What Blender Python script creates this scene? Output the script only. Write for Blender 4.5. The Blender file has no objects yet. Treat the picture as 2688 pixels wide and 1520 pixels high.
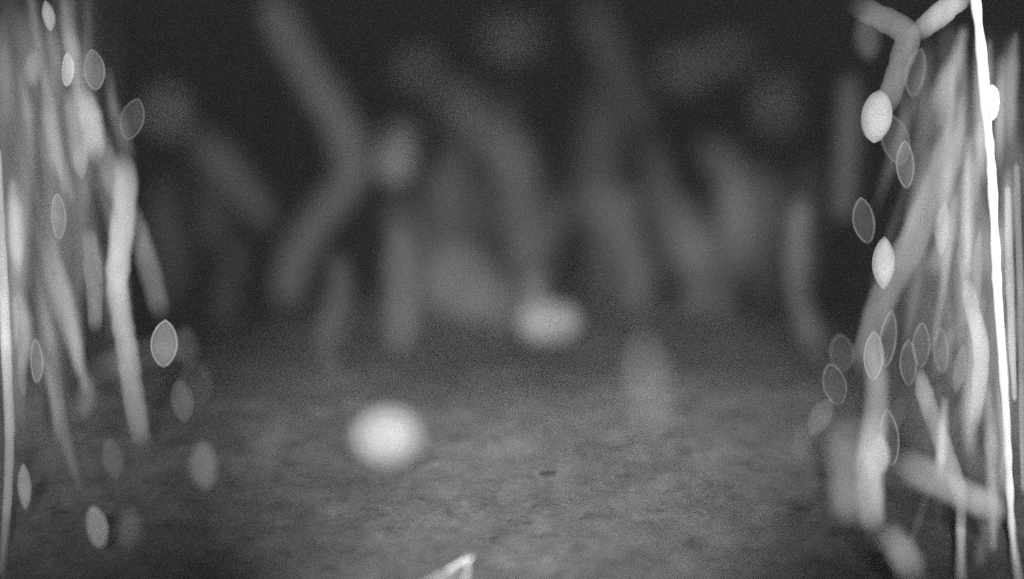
import bpy, bmesh, math, random
from mathutils import Vector, noise
R = math.radians
random.seed(7)
C = bpy.context.scene.collection

# ------------------------------------------------------------------ camera
H, PITCH, HFOV = 0.40, R(24), R(62)
SW, SH = 2688, 1520                      # photograph size, used to turn pixels into directions
F = SW / 2 / math.tan(HFOV / 2)
QF = 0.67                                # H / focus depth
cam_d = bpy.data.cameras.new('camera')
cam = bpy.data.objects.new('camera', cam_d); C.objects.link(cam)
cam.location = (0, 0, H); cam.rotation_euler = (math.pi / 2 - PITCH, 0, 0)
cam_d.angle = HFOV; cam_d.clip_start = 0.01; cam_d.clip_end = 500
cam_d.dof.use_dof = True
cam_d.dof.focus_distance = H / QF
BLUR = 255.0                             # photo pixels of blur per unit of (q / QF - 1)
APERTURE = BLUR * (H / QF) / F
cam_d.dof.aperture_fstop = cam_d.lens / 1000 / APERTURE
sc = bpy.context.scene
sc.camera = cam

# ------------------------------------------------------------------ night sky and moon
w = bpy.data.worlds.new('World'); sc.world = w; w.use_nodes = True
nt = w.node_tree; nt.nodes.clear()
sky = nt.nodes.new('ShaderNodeTexSky'); sky.sky_type = 'NISHITA'; sky.sun_disc = False
sky.sun_elevation = R(30); sky.sun_rotation = R(200)
bw = nt.nodes.new('ShaderNodeRGBToBW')
bg = nt.nodes.new('ShaderNodeBackground'); bg.inputs['Strength'].default_value = 0.054
wo = nt.nodes.new('ShaderNodeOutputWorld')
nt.links.new(sky.outputs[0], bw.inputs[0]); nt.links.new(bw.outputs[0], bg.inputs[0]); nt.links.new(bg.outputs[0], wo.inputs[0])
sd = bpy.data.lights.new('moon', 'SUN'); sd.energy = 0.02; sd.angle = R(0.5)
so = bpy.data.objects.new('moon', sd); C.objects.link(so); so.rotation_euler = (R(60), 0, R(20))

# ------------------------------------------------------------------ pixel helpers
FW = Vector((0, math.cos(PITCH), -math.sin(PITCH)))
UP = Vector((0, math.sin(PITCH), math.cos(PITCH)))
RT = Vector((1, 0, 0))
def rise(y):                              # the floor swells gently in front of the lens
    return 0.034 * math.exp(-((y - 0.60) / 0.13) ** 2)
def gq(y):                                # q of the ground seen at photo row y
    t = (y - SH / 2) / F; k = math.sin(PITCH) + t * math.cos(PITCH); h = 0
    for _ in range(12): h = 0.5 * h + 0.5 * rise((H - h) / max(0.05, k) * (math.cos(PITCH) - t * math.sin(PITCH)))
    return k * H / (H - h)
def at(x, y, q):                          # point seen at (x, y), at depth H / q in front of the lens
    z = H / q
    return Vector((0, 0, H)) + FW * z + RT * ((x - SW / 2) / F * z) - UP * ((y - SH / 2) / F * z)
def px(n, q): return n / F * H / q        # n photo pixels in metres at that depth

# ------------------------------------------------------------------ infrared lamps of the night camera
LAMPS = []
def spot(name, loc, target, power, size, blend, radius):
    d = bpy.data.lights.new(name, 'SPOT'); d.energy = power; d.spot_size = R(size); d.spot_blend = blend
    d.shadow_soft_size = radius
    o = bpy.data.objects.new(name, d); C.objects.link(o); o.location = loc
    o.rotation_euler = (Vector(target) - Vector(loc)).to_track_quat('-Z', 'Y').to_euler()
    LAMPS.append((Vector(loc), (Vector(target) - Vector(loc)).normalized(), power, math.cos(R(size) / 2), blend))
    return o
spot('infrared_lamp', (0.01, -0.01, H + 0.03), at(1370, 1070, gq(1070)), 43, 43, 1.0, 0.02)
spot('infrared_lamp', (0.24, 0.10, H + 0.04), at(2670, 500, 0.66), 20, 68, 1.0, 0.05)
spot('infrared_lamp', (-0.24, 0.10, H + 0.04), at(-10, 540, 0.66), 14, 66, 1.0, 0.05)
SKYLIGHT = 0.19
def light_on(p, n):                       # light a pale matt surface with normal n would send back from p (albedo 1)
    e = 0
    for loc, ax, pw, c0, bl in LAMPS:
        d = p - loc; r2 = d.length_squared; u = d.normalized()
        k = max(0, min(1, (ax.dot(u) - c0) / (bl * (1 - c0)))); k = k * k * (3 - 2 * k)
        e += pw / (4 * math.pi * r2) * k * max(0.0, -n.dot(u))
    return e / math.pi + SKYLIGHT * (0.5 + 0.5 * n.z)
def behind(x, y):                         # brightness of the bare ground seen at that photo point
    y = max(-200, min(SH, y))
    if y < 880: return 0.02 + 0.03 * max(0, (y - 600) / 280)
    return 0.125 * light_on(at(x, y, max(0.06, gq(y))), Vector((0, 0, 1)))


sc.view_settings.view_transform = 'Standard'; sc.view_settings.look = 'None'
sc.view_settings.exposure = 0; sc.view_settings.gamma = 1
sc.cycles.transparent_max_bounces = 48; sc.cycles.max_bounces = 6
sc.cycles.use_adaptive_sampling = True; sc.cycles.adaptive_threshold = 0.04; sc.cycles.adaptive_min_samples = 8
sc.cycles.sample_clamp_direct = 3; sc.cycles.sample_clamp_indirect = 2
sc.cycles.use_denoising = False           # keep the fine grain of a night picture

# ------------------------------------------------------------------ materials
def lin(v):
    v = v / 255
    return v / 12.92 if v <= 0.04045 else ((v + 0.055) / 1.055) ** 2.4
_m = {}
def silk(alpha, albedo=0.8, trans=0.35, streak=True):
    """dry translucent plant tissue: pale, streaked along its length, lets part of what is behind through"""
    alpha = max(0.02, min(1, alpha)); key = (round(alpha, 2), albedo, trans, streak)
    if key in _m: return _m[key]
    m = bpy.data.materials.new('dry_tissue'); m.use_nodes = True; n = m.node_tree; n.nodes.clear(); L = n.links.new
    tc = n.nodes.new('ShaderNodeTexCoord'); mp = n.nodes.new('ShaderNodeMapping')
    mp.inputs['Scale'].default_value = (110, 110, 22) if streak else (70, 70, 70)
    nz = n.nodes.new('ShaderNodeTexNoise'); nz.inputs['Scale'].default_value = 1; nz.inputs['Detail'].default_value = 3
    L(tc.outputs['Object'], mp.inputs[0]); L(mp.outputs[0], nz.inputs['Vector'])
    cr = n.nodes.new('ShaderNodeMapRange'); cr.inputs['From Min'].default_value = 0.3; cr.inputs['From Max'].default_value = 0.7
    cr.inputs['To Min'].default_value = albedo * 0.93; cr.inputs['To Max'].default_value = min(0.95, albedo * 1.06)
    L(nz.outputs['Fac'], cr.inputs['Value'])
    d = n.nodes.new('ShaderNodeBsdfDiffuse'); t = n.nodes.new('ShaderNodeBsdfTranslucent')
    L(cr.outputs[0], d.inputs[0]); L(cr.outputs[0], t.inputs[0])
    mx = n.nodes.new('ShaderNodeMixShader'); mx.inputs[0].default_value = trans
    L(d.outputs[0], mx.inputs[1]); L(t.outputs[0], mx.inputs[2])
    tr = n.nodes.new('ShaderNodeBsdfTransparent')
    m2 = n.nodes.new('ShaderNodeMixShader')
    ar = n.nodes.new('ShaderNodeMapRange'); ar.inputs['From Min'].default_value = 0.3; ar.inputs['From Max'].default_value = 0.7
    ar.inputs['To Min'].default_value = alpha * 0.88; ar.inputs['To Max'].default_value = min(1, alpha * 1.12)
    L(nz.outputs['Fac'], ar.inputs['Value'])
    at_ = n.nodes.new('ShaderNodeAttribute'); at_.attribute_name = 'opacity_loss'   # soft margins and ends, with brightness along strands put into opacity
    iv = n.nodes.new('ShaderNodeMath'); iv.operation = 'SUBTRACT'; iv.inputs[0].default_value = 1; L(at_.outputs['Fac'], iv.inputs[1])
    mu = n.nodes.new('ShaderNodeMath'); mu.operation = 'MULTIPLY'; L(ar.outputs[0], mu.inputs[0]); L(iv.outputs[0], mu.inputs[1])
    L(mu.outputs[0], m2.inputs[0])
    L(tr.outputs[0], m2.inputs[1]); L(mx.outputs[0], m2.inputs[2])
    o = n.nodes.new('ShaderNodeOutputMaterial'); L(m2.outputs[0], o.inputs[0])
    _m[key] = m
    return m

def tag(o, label, cat, group=None):
    o['label'] = label; o['category'] = cat
    if group: o['group'] = group
    return o
def link(name, me, mat, parent=None):
    o = bpy.data.objects.new(name, me); C.objects.link(o)
    if mat: me.materials.append(mat)
    if parent: o.parent = parent
    for p in me.polygons: p.use_smooth = True
    return o

# ------------------------------------------------------------------ ground
def bank(x, y):                           # the bare floor ends in a low bank and falls away behind it
    e = 0.68 - 0.9 * (x - 0.01) ** 2 + 0.07 * noise.noise(Vector((x * 5, 0.4, 2.2)))
    t = max(0, min(1, (y - e) / 1.25)); return rise(y) - 0.30 * t * t * (3 - 2 * t)
def ground_h(x, y):
    n1 = noise.fractal(Vector((x * 6, y * 6, 0.3)), 0.9, 2.1, 5)
    n2 = noise.fractal(Vector((x * 45, y * 45, 5.3)), 0.8, 2.0, 3)
    return 0.006 * n1 + 0.0022 * n2 + bank(x, y)
def build_ground():
    def axis(lo, hi, step, far):
        a = []; v = lo
        while v <= hi + 1e-9: a.append(v); v += step
        s = step; L = [lo]; Rr = [hi]
        while L[0] > -far:
            s *= 1.35; L.insert(0, L[0] - s)
        s = step
        while Rr[-1] < far:
            s *= 1.35; Rr.append(Rr[-1] + s)
        return L[:-1] + a + Rr[1:]
    xs = axis(-0.75, 0.75, 0.006, 80); ys = axis(0.2, 1.7, 0.006, 80)
    vs = []
    for y in ys:
        for x in xs:
            f = max(0, 1 - max(0, abs(x) - 0.6) / 3) * max(0, 1 - max(0, abs(y - 0.9) - 0.8) / 3)
            vs.append((x, y, (ground_h(x, y) - bank(x, y)) * f + bank(max(-0.9, min(0.9, x)), y)))
    nx = len(xs)
    fs = [(j * nx + i, j * nx + i + 1, (j + 1) * nx + i + 1, (j + 1) * nx + i) for j in range(len(ys) - 1) for i in range(nx - 1)]
    me = bpy.data.meshes.new('ground'); me.from_pydata(vs, [], fs)
    m = bpy.data.materials.new('bare_earth'); m.use_nodes = True; n = m.node_tree; L = n.links.new
    b = n.nodes['Principled BSDF']; b.inputs['Roughness'].default_value = 0.95; b.inputs['Specular IOR Level'].default_value = 0.15
    tc = n.nodes.new('ShaderNodeTexCoord')
    def nz(scale, detail, rough=0.6, sx=1, sy=1):
        mp = n.nodes.new('ShaderNodeMapping'); mp.inputs['Scale'].default_value = (sx, sy, 1)
        a = n.nodes.new('ShaderNodeTexNoise'); a.inputs['Scale'].default_value = scale; a.inputs['Detail'].default_value = detail; a.inputs['Roughness'].default_value = rough
        L(tc.outputs['Object'], mp.inputs[0]); L(mp.outputs[0], a.inputs['Vector']); return a
    def mr(src, a, b_, c, d):
        r = n.nodes.new('ShaderNodeMapRange'); r.inputs['From Min'].default_value = a; r.inputs['From Max'].default_value = b_
        r.inputs['To Min'].default_value = c; r.inputs['To Max'].default_value = d; L(src, r.inputs['Value']); return r.outputs[0]
    def mul(a, b_):
        k = n.nodes.new('ShaderNodeMath'); k.operation = 'MULTIPLY'; L(a, k.inputs[0]); L(b_, k.inputs[1]); return k.outputs[0]
    big = mr(nz(9, 4).outputs['Fac'], 0.3, 0.7, 0.098, 0.15)
    mid = mr(nz(52, 7, 0.75, 0.7, 1).outputs['Fac'], 0.36, 0.66, 0.76, 1.2)
    dark = mr(nz(95, 5, 0.7, 0.55, 1).outputs['Fac'], 0.34, 0.46, 0.66, 1.0)
    light = mr(nz(150, 4, 0.65, 0.7, 1).outputs['Fac'], 0.56, 0.7, 1.0, 1.3)
    c = mul(mul(mul(big, mid), dark), light); L(c, b.inputs['Base Color'])
    bp = n.nodes.new('ShaderNodeBump'); bp.inputs['Strength'].default_value = 0.85; bp.inputs['Distance'].default_value = 0.003
    L(nz(230, 8, 0.8).outputs['Fac'], bp.inputs['Height']); L(bp.outputs[0], b.inputs['Normal'])
    o = link('ground', me, m); o['kind'] = 'structure'
    tag(o, 'bare mottled earth floor under the strands', 'ground')
build_ground()

# ------------------------------------------------------------------ strands (blades, stalks, twigs)
def spline(P, n):
    P = [Vector(p) for p in P]
    P = [P[0] * 2 - P[1]] + P + [P[-1] * 2 - P[-2]]
    out = []
    for i in range(1, len(P) - 2):
        for k in range(n):
            t = k / n; a, b, c, d = P[i - 1], P[i], P[i + 1], P[i + 2]
            out.append(0.5 * ((2 * b) + (c - a) * t + (2 * a - 5 * b + 4 * c - d) * t * t + (3 * b - a - 3 * c + d) * t ** 3))
    out.append(P[-2]); return out
def thin(me, vals):
    a = me.attributes.new('opacity_loss', 'FLOAT', 'POINT'); a.data.foreach_set('value', vals)
def tube_mesh(path, widths, depth=0.45, seg=12, wob=0.06, cap=0.5, seed=0, edge=0.0, fade=0.0, ends=(1, 1), dens=None):
    """sweep of an ellipse (broad side towards the open ground) along 3-D points; widths in metres"""
    V, Fc, T = [], [], []
    n = len(path); lens = [0]
    for i in range(1, n): lens.append(lens[-1] + (path[i] - path[i - 1]).length)
    tot = lens[-1]
    for i, p in enumerate(path):
        t = (path[min(n - 1, i + 1)] - path[max(0, i - 1)]).normalized()
        dv = FW - t * FW.dot(t); dv.normalize(); sv = t.cross(dv)
        r = widths[i] / 2
        e = min(lens[i], tot - lens[i]) / max(1e-6, widths[i] * cap)
        r *= math.sqrt(max(0.02, 1 - (1 - min(1, e)) ** 2))
        r *= 1 + wob * noise.noise(Vector((i * 0.35, seed * 7.1, 0.5))) * 2
        for k in range(seg):
            a = 2 * math.pi * k / seg
            V.append(p + sv * (r * math.cos(a)) + dv * (r * depth * math.sin(a)))
            ef = 1
            if fade:
                e0 = min(1, lens[i] / (fade * widths[i])) if ends[0] else 1
                e1 = min(1, (tot - lens[i]) / (fade * widths[i])) if ends[1] else 1
                ef = min(e0, e1); ef = ef * ef * (3 - 2 * ef)
            T.append(1 - ef * (1 - edge * math.cos(a) ** 2) * (dens[i] if dens else 1))
        if i:
            for k in range(seg):
                b0 = (i - 1) * seg; b1 = i * seg; k2 = (k + 1) % seg
                Fc.append((b0 + k, b0 + k2, b1 + k2, b1 + k))
    Fc.append(tuple(range(seg))[::-1]); Fc.append(tuple(range((n - 1) * seg, n * seg)))
    me = bpy.data.meshes.new('strand'); me.from_pydata([tuple(v) for v in V], [], Fc); me.update()
    thin(me, T)
    return me
def origin_to(me, org):
    for v in me.vertices: v.co -= org
_seed = [0]
def alpha_for(br, base, p, albedo=0.8):
    d = (p - Vector((0, 0, H))); z = d.dot(FW)
    b = max(lin(base), behind(d.dot(RT) / z * F + SW / 2, -d.dot(UP) / z * F + SH / 2))
    lit = 0.78 * albedo * light_on(p, -FW)
    a = (lin(br) - b) / max(0.05, lit - b)
    a = max(0.03, min(0.985, a))
    return 1 - math.sqrt(1 - a)          # a ray crosses front and back of the closed shape
def path_of(pts, q, n=10):
    """pts: (x, y) or (x, y, q) photo points; kept in front of the ground"""
    W = []
    for p in pts:
        qq = p[2] if len(p) > 2 else q
        W.append(at(p[0], p[1], max(qq, gq(p[1]) + 0.012)))
    return spline(W, n)
def strand(name, label, cat, pts, wpx, br, q=0.66, base=70, lit=0.62, depth=0.45, albedo=0.8, group=None, fuzz=False, wob=0.06, cap=0.9, edge=0.45, fade=1.4):
    _seed[0] += 1
    path = path_of(pts, q)
    ws = wpx if isinstance(wpx, (list, tuple)) else [wpx] * len(pts)
    wl = []
    for i in range(len(path)):
        t = i / (len(path) - 1) * (len(ws) - 1); k = min(len(ws) - 2, int(t)); f = t - k
        d = (path[i] - Vector((0, 0, H))).dot(FW)
        wl.append((ws[k] * (1 - f) + ws[k + 1] * f) / F * d)
    org = min(path, key=lambda v: v.z).copy()
    brl = br if isinstance(br, (list, tuple)) else [br, br]
    aa = []
    for i in range(len(path)):
        t = i / (len(path) - 1) * (len(brl) - 1); k = min(len(brl) - 2, int(t)); f = t - k
        aa.append(alpha_for(brl[k] * (1 - f) + brl[k + 1] * f, base, path[i], albedo))
    if fuzz: aa = [1 - math.sqrt(1 - v) for v in aa]
    a = max(aa); dens = [v / a for v in aa]  # wanted brightness along the strand is put into its opacity
    if not fuzz:
        me = tube_mesh(path, wl, depth, 16, wob, cap, _seed[0], edge, fade, dens=dens); origin_to(me, org)
        o = link(name, me, silk(a, albedo)); o.location = org
        return tag(o, label, cat, group)
    root = bpy.data.objects.new(name, None); C.objects.link(root); root.location = org
    root.empty_display_size = 0.01
    al = a
    for nm, k in (('core', 0.8), ('downy_coat', 1.12)):
        me = tube_mesh(path, [x * k for x in wl], depth, 16, wob, cap, _seed[0], 0.6, 1.0, dens=dens); origin_to(me, org)
        link(nm, me, silk(al, albedo), root)
    return tag(root, label, cat, group)

# ------------------------------------------------------------------ lens-shaped husks and round things
def vesica(hw, hh, n=14, pt=1.25):
    out = []
    for i in range(n + 1):
        t = -1 + 2 * i / n; out.append((hw * (1 - abs(t) ** 2) ** (1 / pt), hh * t))
    for i in range(n - 1, 0, -1):
        t = -1 + 2 * i / n; out.append((-hw * (1 - abs(t) ** 2) ** (1 / pt), hh * t))
    return out
def husk(label, x, y, wpx, hpx, br, q=0.66, base=75, lit=0.62, rim=0, tilt=0, group=None, plump=0.22, name='seed_husk', cat='husk', yaw=None, pt=1.3):
    _seed[0] += 1; rnd = random.Random(_seed[0])
    q = max(q, gq(y + hpx / 2) + 0.015)
    c = at(x, y, q); hw, hh = px(wpx, q) / 2, px(hpx, q) / 2
    out = vesica(hw, hh, pt=pt)
    yaw = rnd.uniform(-0.25, 0.25) if yaw is None else yaw
    a = R(tilt + rnd.uniform(-7, 7)); ca, sa = math.cos(a), math.sin(a)
    rt = RT * math.cos(yaw) + FW * math.sin(yaw)
    dv = UP.cross(rt) * -1
    def P(u, v, d):
        u, v = u * ca - v * sa, u * sa + v * ca
        return c + rt * u + UP * v + dv * d
    bend = rnd.uniform(-0.1, 0.1) * hh
    V, Fc, T = [], [], []; n = len(out); rings = (1.0, 0.9, 0.75, 0.5, 0.2)
    for side in (1, -1):
        for r in rings:
            dz = math.sqrt(max(0, 1 - r * r)) * hw * plump * 2 * side
            for (u, v) in out:
                V.append(P(u * r, v * r, dz + bend * (v / hh) ** 2)); T.append(0 if rim else 0.4 * r ** 6)
    m = n * len(rings)
    for s in (0, 1):
        for j in range(len(rings) - 1):
            for k in range(n):
                k2 = (k + 1) % n; A = s * m + j * n
                Fc.append((A + k, A + k2, A + n + k2, A + n + k))
        Fc.append(tuple(s * m + (len(rings) - 1) * n + k for k in range(n)))
    for k in range(n): Fc.append((k, (k + 1) % n, m + (k + 1) % n, m + k))
    org = c - UP * hh
    me = bpy.data.meshes.new('husk'); me.from_pydata([tuple(v - org) for v in V], [], Fc); me.update(); thin(me, T)
    bm = bmesh.new(); bm.from_mesh(me); bmesh.ops.recalc_face_normals(bm, faces=bm.faces); bm.to_mesh(me); bm.free()
    mat = silk(alpha_for(br, base, c), 0.8, 0.35, False)
    if not rim:
        o = link(name, me, mat); o.location = org; return tag(o, label, cat, group)
    root = bpy.data.objects.new(name, None); C.objects.link(root); root.location = org; root.empty_display_size = 0.01
    link('skin', me, mat, root)
    path = [P(u, v, bend * (v / hh) ** 2) for (u, v) in out]; path.append(path[0])
    rm = tube_mesh(path, [px(5.5, q)] * len(path), 1.0, 6, 0.1, 0.01); origin_to(rm, org)
    link('rim', rm, silk(alpha_for(rim + 15, base, c), 0.8, 0.35, False), root)
    return tag(root, label, cat, group)
def lump(name, label, cat, x, y, wpx, hpx, br, q, base=60, lit=0.4, albedo=0.8, rough=0.12, group=None, alpha=None, depth=0.35, tilt=0, edge=0.9):
    _seed[0] += 1
    q = max(q, gq(y + hpx / 2 * 0.9)); c = at(x, y, q); rx, ry = px(wpx, q) / 2, px(hpx, q) / 2
    bm = bmesh.new(); bmesh.ops.create_icosphere(bm, subdivisions=3, radius=1)
    a = R(tilt); T = []
    for v in bm.verts:
        d = v.co.normalized(); T.append(edge * (d.x ** 2 + d.z ** 2) ** 1.5)
        r = 1 + rough * noise.fractal(d * 1.6 + Vector((_seed[0] * 3.3, 0, 0)), 0.8, 2, 3)
        u, s, f = d.x * r * rx, d.z * r * ry, d.y * r * rx * depth
        u, s = u * math.cos(a) - s * math.sin(a), u * math.sin(a) + s * math.cos(a)
        v.co = RT * u + UP * s + FW * f + UP * ry
    me = bpy.data.meshes.new(name); bm.to_mesh(me); bm.free(); thin(me, T)
    o = link(name, me, silk(alpha_for(br, base, c) if alpha is None else alpha, albedo, 0.2, False)); o.location = c - UP * ry
    return tag(o, label, cat, group)

# ================================================================== background twigs and leaves, standing on the far ground
B = dict(fuzz=True, base=38, lit=0.22)
strand('twig', 'broad dim twig bent like an elbow beside the two round pale leaves', 'twig',
       [(690, -40), (776, 130), (880, 300), (925, 410), (905, 490), (844, 564), (775, 680), (757, 760), (750, 830)], [105, 105, 112, 118, 105, 100, 100, 92, 74], [86, 88, 94, 96, 96, 94, 98, 104, 88], 0.44, **B)
strand('twig', 'short dim twig slanting down towards the elbow-bent twig', 'twig',
       [(470, 330), (560, 400), (650, 510), (720, 620)], [80, 92, 92, 70], 84, 0.42, **B)
strand('twig', 'pale upright twig leaning in at its top, above the bright oval pebble', 'twig',
       [(1190, 250), (1260, 330), (1345, 410), (1370, 520), (1368, 640), (1362, 790)], [100, 125, 140, 125, 115, 115], [62, 78, 90, 90, 90, 95], 0.44, **B)
strand('twig', 'wide faint upright twig between elbow-bent twig and pale leaning twig', 'twig',
       [(1150, 400), (1135, 560), (1125, 740), (1115, 900)], [110, 140, 150, 160], [66, 72, 80, 90], 0.47, **B)
strand('twig', 'short straight dim twig standing behind the bright oval pebble', 'twig',
       [(1585, 440), (1584, 575), (1592, 700), (1598, 830)], [100, 118, 118, 100], 82, 0.45, **B)
strand('twig', 'faint twig slanting from the top towards the straight dim twig', 'twig',
       [(1535, -30), (1590, 120), (1660, 270), (1705, 380)], [110, 100, 100, 80], 66, 0.40, **B)
strand('twig', 'faint arched twig beside the small dim oval leaf', 'twig',
       [(1820, 350), (1890, 420), (1950, 520), (1962, 620), (1945, 760)], [76, 105, 110, 105, 85], 84, 0.42, **B)
strand('twig', 'thin grey wavy twig left of the bright slanting blades', 'twig',
       [(2105, 500), (2092, 640), (2100, 780), (2130, 880), (2150, 980)], [64, 80, 80, 84, 64], 106, 0.53, **B)
strand('twig', 'dim upright twig hanging from the top beside the bent pale blade', 'twig',
       [(2230, 180), (2228, 330), (2218, 480), (2205, 600)], [56, 74, 74, 56], 96, 0.50, **B)
strand('twig', 'pale broad stub standing on the ground right of the dark chip', 'twig',
       [(1680, 840), (1692, 930), (1702, 1040), (1708, 1190)], [120, 150, 160, 160], [92, 106, 112, 108], 0.60, fuzz=True, base=80, lit=0.3)
strand('twig', 'faint low twig leaning outward from the pale soft hump', 'twig',
       [(880, 640), (890, 760), (860, 900), (880, 1000)], [80, 90, 90, 60], 78, 0.52, fuzz=True, base=60, lit=0.2)
strand('twig', 'faint slanting twig lying low on the ground left of white ball', 'twig',
       [(760, 1060), (690, 1190), (620, 1330)], [70, 95, 80], 88, 0.66, fuzz=True, base=70, lit=0.3)
rb = random.Random(21)
for k in range(24):  # random twigs added to lift the dark background like haze
    x = 430 + 1700 * (k + rb.uniform(0.1, 0.9)) / 24; y1 = rb.uniform(600, 960); y0 = y1 - rb.uniform(260, 520); lean = rb.uniform(-60, 60)
    if 640 < x < 1010: continue
    strand('twig', 'very faint ' + ('tall' if y1 - y0 > 390 else 'stubby') + (' upright' if abs(lean) < 35 else ' leaning') + ' twig added as haze in the dark behind ' + ('the elbow-bent twig' if x < 900 else 'the bright oval pebble' if x < 1500 else 'the faint arched twig'), 'twig',
           [(x + lean, y0), (x + lean * 0.5 + rb.uniform(-25, 25), (y0 * 2 + y1) / 3), (x + rb.uniform(-20, 20), (y0 + 2 * y1) / 3), (x, y1)],
           [rb.uniform(60, 90), rb.uniform(80, 130), rb.uniform(90, 140), rb.uniform(70, 120)], [rb.uniform(54, 64), rb.uniform(56, 68), rb.uniform(58, 72), rb.uniform(66, 82)], gq(y1) + 0.03, group='faint twigs added as haze', **B)
lump('leaf', 'paler lower one of two touching round leaves beside the elbow-bent twig', 'leaf', 1037, 428, 128, 140, 108, 0.46, 50, 0.2)
lump('leaf', 'dimmer upper one of two touching round leaves beside the elbow-bent twig', 'leaf', 1053, 365, 115, 120, 88, 0.44, 50, 0.2)
for (x, y, ww, hh, br, lb) in (
        (1100, 183, 110, 110, 76, 'very faint round leaf above the two touching round leaves'),
        (1205, 272, 120, 120, 82, 'dim round leaf at the top of the pale leaning twig'),
        (1341, 104, 165, 100, 76, 'faint wide leaf high above the pale leaning twig'),
        (1798, 183, 140, 95, 84, 'faint flat leaf lying alone in the dark behind'),
        (1910, 140, 140, 85, 76, 'faintest flat leaf touching the flat leaf in the dark'),
        (2035, 275, 90, 170, 86, 'dim upright oval leaf in the dark left of bent pale blade'),
        (1830, 653, 88, 140, 92, 'small dim oval leaf beside the faint arched twig'),
        (439, 292, 75, 115, 112, 'dim oval leaf right of the bright left blades'),
        (1740, 540, 90, 150, 58, 'darkest oval leaf between straight dim twig and arched twig')):
    lump('leaf', lb, 'leaf', x, y, ww, hh, br, max(0.3, gq(y) + 0.06), 38, 0.16)
lump('mound', 'pale soft hump of litter behind the bright oval pebble', 'mound', 1215, 740, 220, 240, 106, 0.47, 60, 0.22)
lump('mound', 'greyer low hump of litter touching the bright oval pebble', 'mound', 1330, 800, 240, 170, 96, 0.47, 60, 0.22)
lump('pebble', 'bright oval pebble with soft outline lying behind the white ball', 'pebble', 1438, 846, 178, 122, 145, 0.48, alpha=1.0, albedo=0.25, rough=0.05, depth=0.7, edge=0)
qb = gq(1225) + 0.012
ball = bpy.data.objects.new('downy_ball', None); C.objects.link(ball); ball.location = at(1018, 1143 + 80, qb); ball.empty_display_size = 0.01
bpy.context.view_layer.update()
for nm, ww, hh, al, ed, alb in (('core', 128, 112, 1.0, 0.4, 0.5), ('downy_coat', 178, 156, 0.4, 0.85, 0.5), ('downy_coat', 216, 190, 0.28, 0.9, 0.5), ('downy_coat', 246, 216, 0.17, 0.95, 0.5)):
    c_ = lump(nm, '', '', 1018, 1143, ww, hh, 215, qb, alpha=al, albedo=alb, rough=0.04, depth=0.9, edge=ed)
    del c_['label']; del c_['category']
    c_.location = c_.location - ball.location; c_.parent = ball
tag(ball, 'bright white round downy ball with soft outline, lying on the open ground', 'ball')

def haze_sheet(label, x0, x1, y0, y1, q, br, base, seed):  # added sheet standing in for the veil of haze
    """thin pleated sheet added to imitate haze, denser in upright streaks, thinning out at its margins"""
    nx, ny = 40, 50; V, Fc, T = [], [], []
    for j in range(ny + 1):
        for i in range(nx + 1):
            u, v = i / nx, j / ny; x = x0 + (x1 - x0) * u; y = y0 + (y1 - y0) * v
            qq = max(q + 0.025 * math.sin(u * 17 + seed + 2 * v) + 0.02 * noise.noise(Vector((u * 6, v * 2, seed))), gq(y) + 0.01)
            V.append(at(x, y, qq))
            f = noise.fractal(Vector((u * 7 + v * 1.2, v * 1.3, seed)), 0.8, 2, 3)
            m = min(1, 4 * u if x0 > 0 else 1, 4 * (1 - u) if x1 < SW else 1) * min(1, 3.5 * v, 3.0 * (1 - v))
            m = max(0, m); m = m * m * (3 - 2 * m)
            T.append(1 - m * max(0.15, min(1, 0.75 + 0.6 * f)))
    W = nx + 1
    for j in range(ny):
        for i in range(nx): Fc.append((j * W + i, j * W + i + 1, (j + 1) * W + i + 1, (j + 1) * W + i))
    org = at((x0 + x1) / 2, y1, max(q, gq(y1) + 0.01))
    me = bpy.data.meshes.new('haze_sheet'); me.from_pydata([tuple(v - org) for v in V], [], Fc); me.update(); thin(me, T)
    a = 2 * alpha_for(br, base, at((x0 + x1) / 2, (y0 + y1) / 2, q))
    o = link('haze_sheet', me, silk(min(0.9, a * 1.25), 0.8, 0.35)); o.location = org
    return tag(o, label, 'haze_sheet')
haze_sheet('thin grey sheet of added haze stretched behind the brightest left blade', -60, 340, -160, 1180, 0.57, 118, 48, 1.3)
haze_sheet('thin pale sheet of added haze stretched behind the white stalk', 2330, 2760, 40, 1330, 0.57, 122, 56, 4.1)

# ================================================================== left tuft
LB = dict(base=66, lit=0.55)
strand('grass_blade', 'pale blade crossing behind the brightest left blade and ending at rimmed husk', 'blade',
       [(205, 200), (235, 300), (285, 440), (340, 560), (390, 700), (428, 850)], [46, 58, 58, 60, 58, 54], [130, 190, 150, 175, 128, 122], 0.62, **LB)
strand('grass_blade', 'brightest upright left blade, bending in the middle, ending in a blunt tip', 'blade',
       [(318, 385), (330, 480), (318, 620), (308, 740), (318, 830), (334, 920), (352, 1050), (378, 1190)], [44, 66, 62, 60, 56, 58, 60, 52], [140, 185, 215, 225, 195, 185, 150, 125], 0.635, **LB)
strand('grass_blade', 'short bright blade above the brightest left blade, wide at its middle', 'blade',
       [(222, 230), (238, 310), (248, 390), (250, 440)], [40, 60, 58, 34], [150, 200, 215, 170], 0.63, **LB)
strand('grass_blade', 'short grey blade running down from the small bright pointed husk', 'blade',
       [(182, 225), (192, 300), (205, 400), (212, 470)], [34, 44, 44, 34], 150, 0.625, **LB)
strand('grass_blade', 'white edge blade at the far end of the left tuft', 'blade',
       [(-6, 380), (2, 560), (8, 720), (14, 860), (20, 1000), (25, 1150), (18, 1340), (2, 1520)], [16, 20, 26, 28, 26, 26, 26, 18], [190, 190, 215, 245, 190, 160, 140, 110], 0.67, base=90, lit=0.6)
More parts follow.
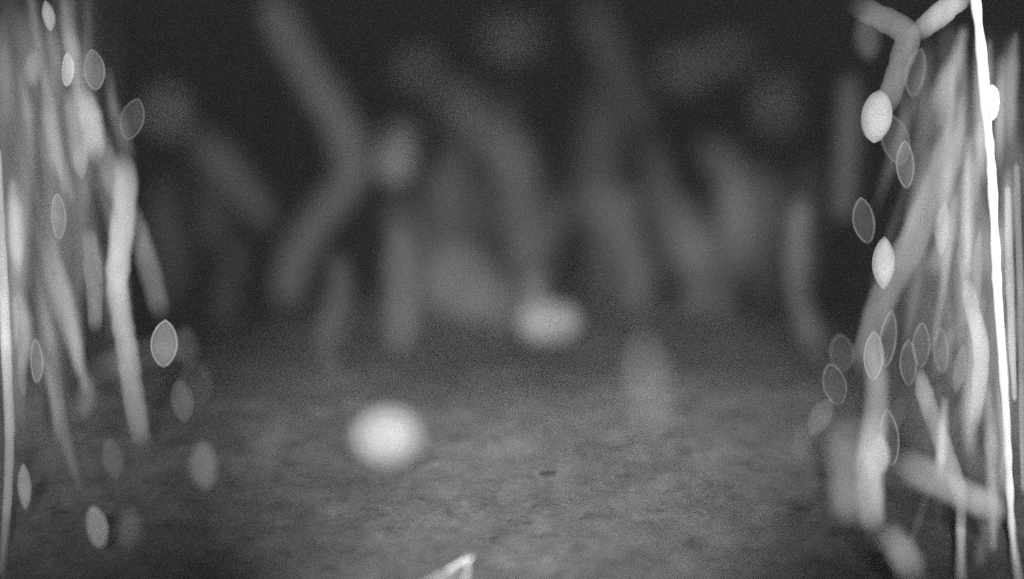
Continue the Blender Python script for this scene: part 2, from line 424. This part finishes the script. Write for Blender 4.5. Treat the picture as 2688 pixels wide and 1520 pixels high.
strand('grass_blade', 'faint straight strip hanging from the top above the grey short blade', 'blade',
       [(176, -30), (180, 60), (190, 140), (200, 230)], [40, 40, 44, 40], 106, 0.64, **LB)
strand('grass_blade', 'bright narrow blade beside the white edge blade', 'blade',
       [(38, 500), (44, 580), (46, 660), (34, 740)], [30, 42, 40, 22], 138, 0.66, base=95, lit=0.6)
strand('grass_blade', 'upright grey blade left of brightest left blade', 'blade',
       [(232, 590), (240, 680), (248, 770), (250, 880)], [30, 48, 46, 34], 138, 0.66, **LB)
strand('grass_blade', 'blurred grey blade lying crosswise under the rimmed husk', 'blade',
       [(210, 1010), (280, 965), (380, 930), (500, 900)], [70, 90, 90, 80], 104, 0.60, **LB)
faintL = [([(0, 60), (30, 250), (80, 430), (130, 620), (150, 800)], 70, 108), ([(60, -20), (110, 200), (160, 420), (220, 640), (250, 780)], 64, 104),
          ([(0, 240), (20, 420), (60, 640), (75, 850)], 80, 112), ([(95, 520), (120, 680), (132, 820), (130, 960)], 46, 112),
          ([(175, 560), (185, 700), (180, 830)], 50, 104), ([(60, 880), (70, 1020), (90, 1190)], 60, 100), ([(105, 960), (105, 1080), (100, 1200)], 44, 104),
          ([(-10, 60), (5, 200), (10, 380)], 50, 104), ([(20, -20), (60, 120), (110, 260)], 60, 100)]
for pts, ww, br in faintL:  # wide blades added to fill the gaps with a veil of haze
    strand('grass_blade', ('longer' if pts[-1][1] - pts[0][1] > 400 else 'shorter') + (' very wide' if ww > 55 else ' wide') + (' greyer' if br < 106 else '') + ' blurred veil-like blade of added haze behind the left tuft', 'blade', pts, ww, br, 0.56, base=66, lit=0.5, edge=0.9, fade=2.5, group='faint blades of the left tuft')
def looks(ln, wd, br, sl, l0, w0, b0, b1):
    return ' '.join(['long' if ln > l0 else 'short', 'broad' if wd > w0 else 'thin', 'bright' if br > b1 else 'dim' if br < b0 else 'pale',
                     'upright' if abs(sl) < 0.09 else 'slanting'])
rw = random.Random(5)
def wisps(n, side):
    for _ in range(n):
        if side < 0:
            x = rw.triangular(-20, 330, 60); y = rw.uniform(-60, 900) if x < 200 else rw.uniform(150, 900)
            ln = rw.uniform(140, 460); sl = rw.uniform(0.02, 0.10) if x < 70 else rw.uniform(0.1, 0.27)
            br = rw.triangular(100, 185, 115); gr = 'faint blades of the left tuft'
        else:
            x = rw.triangular(2330, 2690, 2620); y = rw.uniform(60, 1050); ln = rw.uniform(150, 480)
            sl = rw.uniform(-0.55, -0.1) if x < 2540 and rw.random() < 0.7 else rw.uniform(-0.08, 0.08)
            br = rw.triangular(112, 230, 140) if x > 2480 else rw.uniform(100, 140)
            gr = 'faint blades of the right tuft'
        wd = rw.uniform(10, 40); b = rw.uniform(-14, 14)
        lb = looks(ln, wd, br, sl, 300, 30, 116, 140) + (' hazy blade among the blades of the left tuft' if side < 0 else ' hazy blade among the blades beside the white stalk')
        strand('grass_blade', lb, 'blade', [(x, y), (x + sl * ln * 0.35 + b, y + ln * 0.35), (x + sl * ln * 0.7 + b, y + ln * 0.7), (x + sl * ln, y + ln)],
               [wd * 0.3, wd, wd * rw.uniform(0.8, 1.1), wd * 0.3], [br * 0.85, br, br * rw.uniform(0.8, 1.1), br * 0.8], rw.choice([rw.uniform(0.57, 0.62), rw.uniform(0.71, 0.76)]),
               base=92 if side < 0 else 108, edge=0.5, fade=1.6, group=gr)
wisps(58, -1)
wisps(64, 1)
husk('small bright pointed husk above the short grey blade, with brighter rim', 179, 184, 33, 88, 208, rim=235, tilt=-6, **LB)
husk('bright pointed husk at the very top of the left tuft', 128, 42, 32, 84, 178, tilt=6, **LB)
husk('soft pale husk left of the small bright pointed husk', 86, 178, 46, 100, 138, q=0.72, **LB)
husk('broad grey husk right of the small bright pointed husk', 248, 185, 52, 108, 124, rim=132, **LB)
husk('rimmed husk where the pale crossing blade ends', 431, 903, 64, 124, 148, rim=172, tilt=4, **LB)
husk('dim broad rimmed husk alone right of the short bright blade', 347, 313, 58, 112, 96, rim=106, tilt=-8, **LB)
husk('slim rimmed husk left of the brightest left blade', 154, 569, 35, 122, 128, rim=140, **LB)
husk('grey husk hanging under the short grey blade', 212, 420, 40, 100, 140, tilt=4, **LB)
husk('dim blurred husk just beside the rimmed husk', 486, 911, 80, 112, 100, q=0.60, **LB)
husk('dimmer blurred husk below the one beside the rimmed husk', 512, 1010, 78, 112, 90, q=0.60, rim=98, **LB)
husk('grey tilted husk under the blurred crosswise blade, right side', 478, 1052, 70, 120, 108, tilt=14, **LB)
husk('large soft grey husk low over the ground, lowest right one of left tuft', 533, 1225, 82, 140, 114, q=0.74, tilt=6, **LB)
husk('dim husk below the blunt tip of brightest left blade', 295, 1204, 56, 116, 102, tilt=8, **LB)
husk('grey husk with clear thin rim, lowest over the ground', 255, 1384, 54, 108, 126, rim=150, tilt=8, **LB)
husk('faintest husk right of the lowest rimmed husk', 339, 1387, 70, 118, 88, q=0.76, **LB)
husk('bright slim husk beside the lower part of white edge blade', 64, 1277, 37, 126, 146, **LB)
husk('long slim soft husk touching the white edge blade', 37, 854, 30, 160, 142, **LB)
husk('slim grey husk left of upright grey blade, below it', 97, 948, 31, 118, 126, rim=134, **LB)
husk('thin dim husk between slim grey husk and white edge blade', 57, 985, 26, 124, 112, **LB)
husk('soft blurred husk at the low end of crosswise blade', 227, 1042, 48, 124, 116, q=0.74, **LB)

# ================================================================== right tuft
RB = dict(base=105, lit=0.62)
t = bpy.data.objects.new('stalk', None); C.objects.link(t)
tpts = [(2556, -40), (2575, 130), (2588, 290), (2601, 430), (2612, 640), (2619, 780), (2634, 980), (2646, 1200), (2657, 1400), (2676, 1540)]
tp = path_of(tpts, 0.665, 12)
tw = [28, 25, 27, 22, 24, 27, 22, 21, 15, 10]
wl = []
for i in range(len(tp)):
    u = i / (len(tp) - 1) * (len(tw) - 1); k = min(len(tw) - 2, int(u)); wl.append((tw[k] + (tw[k + 1] - tw[k]) * (u - k)) / F * (tp[i] - Vector((0, 0, H))).dot(FW))
org = tp[-1].copy(); t.location = org; t.empty_display_size = 0.01
me = tube_mesh(tp, wl, 0.9, 14, 0.16, 0.6, 3); origin_to(me, org)
stem = link('stem', me, silk(1.0, 0.9, 0.05), t)
nd = tube_mesh(path_of([(2602, 222), (2610, 250), (2610, 285), (2600, 318)], 0.668), [px(24, 0.668)] * 31, 0.9, 12, 0.05, 1.2); origin_to(nd, org)
link('node', nd, silk(1.0, 0.9, 0.05), t)
tag(t, 'glaring white thin stalk with a small knob, tallest of all', 'stalk')

strand('grass_blade', 'bent pale blade hanging like a hook from the top', 'blade',
       [(2215, 0), (2290, 36), (2358, 70), (2382, 100), (2364, 165), (2332, 260), (2310, 315)], [62, 66, 70, 68, 62, 60, 52], [110, 140, 152, 160, 150, 150, 150], 0.67, base=70)
strand('grass_blade', 'short bright blade stub reaching from the white stalk top to the hooked blade', 'blade',
       [(2390, 104), (2428, 70), (2468, 38), (2512, 2), (2552, -28)], [40, 58, 64, 60, 50], [165, 195, 215, 235, 250], 0.665, base=70)
strand('grass_blade', 'broad pale blade slanting down from white stalk, longest of the slanting ones', 'blade',
       [(2545, 215), (2486, 418), (2413, 600), (2335, 745), (2290, 860), (2255, 1000)], [66, 84, 86, 78, 70, 66], [160, 172, 170, 165, 160, 140], 0.63, **RB)
strand('grass_blade', 'narrower pale blade slanting alongside the broad one, nearer white stalk', 'blade',
       [(2585, 300), (2545, 470), (2490, 620), (2430, 740)], [50, 58, 58, 46], 150, 0.62, **RB)
strand('grass_blade', 'sharp pale blade with a pointed tip, folded above its thin straight stem', 'blade',
       [(2414, 958), (2424, 1020), (2446, 1090), (2476, 1170), (2508, 1260), (2522, 1312), (2522, 1400), (2522, 1540)], [26, 46, 48, 48, 46, 32, 26, 26], 178, 0.69, base=85, lit=0.6, cap=1.6)
strand('grass_blade', 'thick blurred stem running crosswise from the white stalk behind the folded blade', 'blade',
       [(2330, 1185), (2413, 1238), (2512, 1290), (2590, 1326), (2648, 1362)], [84, 88, 78, 72, 66], [150, 165, 170, 185, 215], 0.74, base=66, lit=0.6)
strand('grass_blade', 'long upright pale blade ending in a blunt foot, under the slanting blades', 'blade',
       [(2290, 880), (2300, 980), (2300, 1080), (2284, 1200), (2284, 1300), (2294, 1412)], [48, 62, 66, 72, 70, 60], [160, 165, 165, 215, 225, 195], 0.725, base=95, lit=0.6)
strand('grass_blade', 'wide blurred grey blade beside the long upright pale blade', 'blade',
       [(2232, 1070), (2220, 1180), (2226, 1300), (2250, 1400)], [74, 100, 100, 84], 138, 0.80, base=60, lit=0.6)
strand('grass_blade', 'grey blade curving away from the blunt foot to the ground', 'blade',
       [(2310, 1370), (2350, 1425), (2385, 1480), (2408, 1545)], [60, 76, 78, 74], 152, 0.76, base=60, lit=0.6)
strand('grass_blade', 'bright bowed blade close beside the white stalk at mid height', 'blade',
       [(2536, 720), (2552, 810), (2574, 900), (2572, 1000), (2556, 1130)], [28, 42, 44, 42, 28], [190, 205, 235, 215, 170], 0.67, base=115, lit=0.7)
strand('grass_blade', 'bright thin blade on the far side of white stalk', 'blade',
       [(2644, 480), (2648, 640), (2652, 780), (2656, 900), (2664, 1060)], [14, 22, 22, 20, 12], 205, 0.675, base=115, lit=0.7)
strand('grass_blade', 'thin pale blade at the outer edge of the right tuft', 'blade',
       [(2668, 420), (2674, 620), (2680, 820), (2682, 1080), (2686, 1300)], [16, 18, 18, 16, 12], 170, 0.67, base=115, lit=0.7)
faintR = [([(2500, 60), (2480, 300), (2470, 560), (2450, 800)], 90, 108), ([(2560, 120), (2540, 400), (2520, 700), (2500, 980), (2490, 1130)], 100, 122),
          ([(2630, 120), (2650, 320), (2660, 560), (2670, 900), (2672, 1200)], 46, 118), ([(2600, 520), (2580, 760), (2590, 980), (2610, 1190)], 60, 140),
          ([(2420, 520), (2410, 700), (2400, 860), (2390, 1000)], 80, 108), ([(2560, 560), (2540, 760), (2520, 900), (2500, 1060)], 46, 132),
          ([(2480, 640), (2470, 780), (2450, 940)], 56, 112), ([(2350, 700), (2340, 860), (2350, 1000), (2360, 1140)], 60, 106),
          ([(2640, 700), (2630, 860), (2640, 1000)], 30, 140), ([(2400, 120), (2430, 240), (2450, 380)], 90, 104), ([(2600, 1000), (2620, 1120), (2640, 1250)], 44, 124)]
for pts, ww, br in faintR:  # added blades imitating the haze around the stalk
    strand('grass_blade', ('longer' if pts[-1][1] - pts[0][1] > 400 else 'shorter') + (' very wide' if ww > 55 else ' wide') + (' greyer' if br < 115 else '') + ' blurred veil-like blade of added haze behind the white stalk', 'blade', pts, ww, br, 0.56, base=72, lit=0.6, edge=0.9, fade=2.5, group='faint blades of the right tuft')
U = dict(name='bud', cat='bud')
husk('brightest bud hanging at the end of the hooked pale blade', 2301, 306, 80, 142, 240, q=0.67, base=80, lit=0.62, plump=0.4, pt=1.6, tilt=-8, **U)
husk('bright bud on the broad slanting blade', 2319, 690, 58, 140, 240, q=0.67, base=120, lit=0.66, plump=0.4, tilt=-6, **U)
husk('bright bud on the long upright pale blade', 2308, 1199, 50, 124, 250, q=0.71, base=120, lit=0.66, plump=0.4, tilt=-4, **U)
husk('pale bud near the foot of grey curving blade', 2362, 1462, 52, 100, 205, q=0.76, base=95, lit=0.62, plump=0.4, tilt=6, **U)
for (x, y, ww, hh, br, rim, q, tilt, lb) in (
        (2267, 580, 56, 122, 100, 122, 0.68, 4, 'clear rimmed husk hanging free left of the broad slanting blade'),
        (2376, 433, 48, 126, 116, 134, 0.68, 8, 'rimmed husk below the brightest bud, touching the slanting blade'),
        (2350, 366, 66, 140, 96, 108, 0.67, 10, 'faint rimmed husk right beside the brightest bud'),
        (2402, 193, 54, 132, 104, 112, 0.67, -6, 'faint husk right of the hooked blade'),
        (2449, 292, 66, 150, 120, 0, 0.62, -8, 'soft grey husk between hooked blade and slanting blade'),
        (2473, 600, 38, 148, 178, 0, 0.68, -4, 'bright slim husk hanging under the narrower slanting blade'),
        (2491, 120, 60, 130, 112, 0, 0.62, 0, 'soft grey husk under the short bright stub'),
        (2277, 100, 74, 124, 112, 0, 0.60, 0, 'soft dim husk behind the hooked blade'),
        (2530, 653, 32, 160, 150, 0, 0.67, -2, 'long slim husk beside the bright slim husk'),
        (2566, 705, 30, 220, 156, 0, 0.67, -2, 'longest slim husk next to the white stalk'),
        (2154, 1094, 60, 116, 128, 0, 0.70, -22, 'pale tilted husk left of the long upright blade'),
        (2105, 1157, 62, 108, 104, 0, 0.74, -18, 'dim tilted husk, outermost from the long upright blade'),
        (2191, 1010, 56, 112, 104, 114, 0.68, 8, 'rimmed husk just above the pale tilted husk'),
        (2209, 927, 58, 100, 92, 100, 0.66, 0, 'dim rimmed husk above two others, under the slanting blade'),
        (2293, 935, 48, 130, 128, 146, 0.69, 0, 'rimmed husk at the top of the long upright blade'),
        (2331, 890, 44, 150, 112, 128, 0.68, 0, 'tall thin-rimmed husk right of the slanting blade foot'),
        (2384, 953, 42, 122, 108, 124, 0.68, 2, 'slim rimmed husk left of folded blade tip'),
        (2418, 906, 42, 118, 112, 126, 0.68, 2, 'slim rimmed husk right above the folded blade tip'),
        (2470, 920, 34, 120, 112, 118, 0.67, 0, 'thin faint husk between folded blade tip and bowed blade'),
        (2520, 969, 36, 134, 142, 0, 0.68, -8, 'slim pale husk left of bowed blade'),
        (2582, 1428, 35, 132, 112, 0, 0.73, -6, 'slim grey husk below the crosswise stem'),
        (2358, 1084, 42, 104, 106, 0, 0.68, -4, 'small grey husk right of the long upright blade'),
        (2335, 1150, 44, 150, 112, 126, 0.70, 4, 'tall faint rimmed husk around the bud of long upright blade')):
    husk(lb, x, y, ww, hh, br, q=q - 0.022, rim=rim and rim + 8, tilt=tilt, base=66 if (x < 2420 and y < 620) or x < 2230 else 90, lit=0.6)

# ================================================================== small things on the ground
def dry_leaf():
    root = bpy.data.objects.new('dry_leaf', None); C.objects.link(root)
    org = at(1180, 1545, gq(1545)); root.location = org; root.empty_display_size = 0.01
    # rolled tip of a pale leaf: a creased blade whose long edge curls up
    A = [at(1243, 1455, 0.727), at(1218, 1470, 0.734), at(1190, 1488, 0.744), at(1158, 1508, 0.754), at(1120, 1532, 0.766), at(1075, 1560, 0.779)]
    Bp = [at(1241, 1459, 0.738), at(1227, 1478, 0.741), at(1228, 1498, 0.748), at(1224, 1515, 0.758), at(1217, 1540, 0.771), at(1205, 1570, 0.788)]
    V, Fc = [], []; NW = 7
    for i in range(len(A)):
        for k in range(NW):
            s = k / (NW - 1); p = A[i].lerp(Bp[i], s)
            p = p + FW * (0.006 * math.sin(math.pi * s) * min(1, i / 2)) + UP * (0.0012 * math.sin(3 * math.pi * s))
            V.append(p - org)
    for i in range(len(A) - 1):
        for k in range(NW - 1):
            Fc.append((i * NW + k, i * NW + k + 1, (i + 1) * NW + k + 1, (i + 1) * NW + k))
    me = bpy.data.meshes.new('blade'); me.from_pydata([tuple(v) for v in V], [], Fc)
    bm = bmesh.new(); bm.from_mesh(me); bmesh.ops.subdivide_edges(bm, edges=bm.edges, cuts=1, use_grid_fill=True)
    bmesh.ops.solidify(bm, geom=bm.faces, thickness=0.0006); bm.to_mesh(me); bm.free()
    link('blade', me, silk(0.85, 0.3, 0.3), root)
    for nm, L, ww in (('rolled_edge', A, 8), ('side_edge', Bp, 7)):
        P = spline(L, 5); e = tube_mesh(P, [px(ww, 0.72)] * len(P), 0.9, 8, 0.1, 1.5); origin_to(e, org)
        link(nm, e, silk(1.0, 0.9, 0.1), root)
    tag(root, 'sharp white curled leaf tip sticking up from the bare ground', 'leaf')
dry_leaf()

def chip(name, label, cat, x, y, wpx, hpx, alb, seed):
    q = gq(y); c = at(x, y, q); r = px(wpx, q) / 2
    bm = bmesh.new(); bmesh.ops.create_icosphere(bm, subdivisions=2, radius=1)
    k = hpx / wpx / math.sin(PITCH + math.atan((y - SH / 2) / F))
    for v in bm.verts:
        f = 1 + 0.45 * noise.noise(v.co * 1.3 + Vector((seed, 0, 0)))
        v.co = Vector((v.co.x * r * f, v.co.y * r * k * f, max(-0.2, v.co.z) * r * 0.14 * f))
    me = bpy.data.meshes.new(name); bm.to_mesh(me); bm.free()
    m = bpy.data.materials.new('chip'); m.use_nodes = True; b = m.node_tree.nodes['Principled BSDF']; b.inputs['Roughness'].default_value = 0.9
    nz = m.node_tree.nodes.new('ShaderNodeTexNoise'); nz.inputs['Scale'].default_value = 300
    mr = m.node_tree.nodes.new('ShaderNodeMapRange'); mr.inputs['To Min'].default_value = alb * 0.7; mr.inputs['To Max'].default_value = alb * 1.3
    m.node_tree.links.new(nz.outputs['Fac'], mr.inputs['Value']); m.node_tree.links.new(mr.outputs[0], b.inputs['Base Color'])
    o = link(name, me, m); o.location = (c.x, c.y, ground_h(c.x, c.y))
    return tag(o, label, cat)
chip('bark_chip', 'small dark angular chip lying on the open bare ground', 'chip', 1437, 1240, 42, 24, 0.035, 4.2)
chip('bark_chip', 'tiny dark chip near the pale broad stub', 'chip', 1657, 1157, 22, 12, 0.05, 9.1)
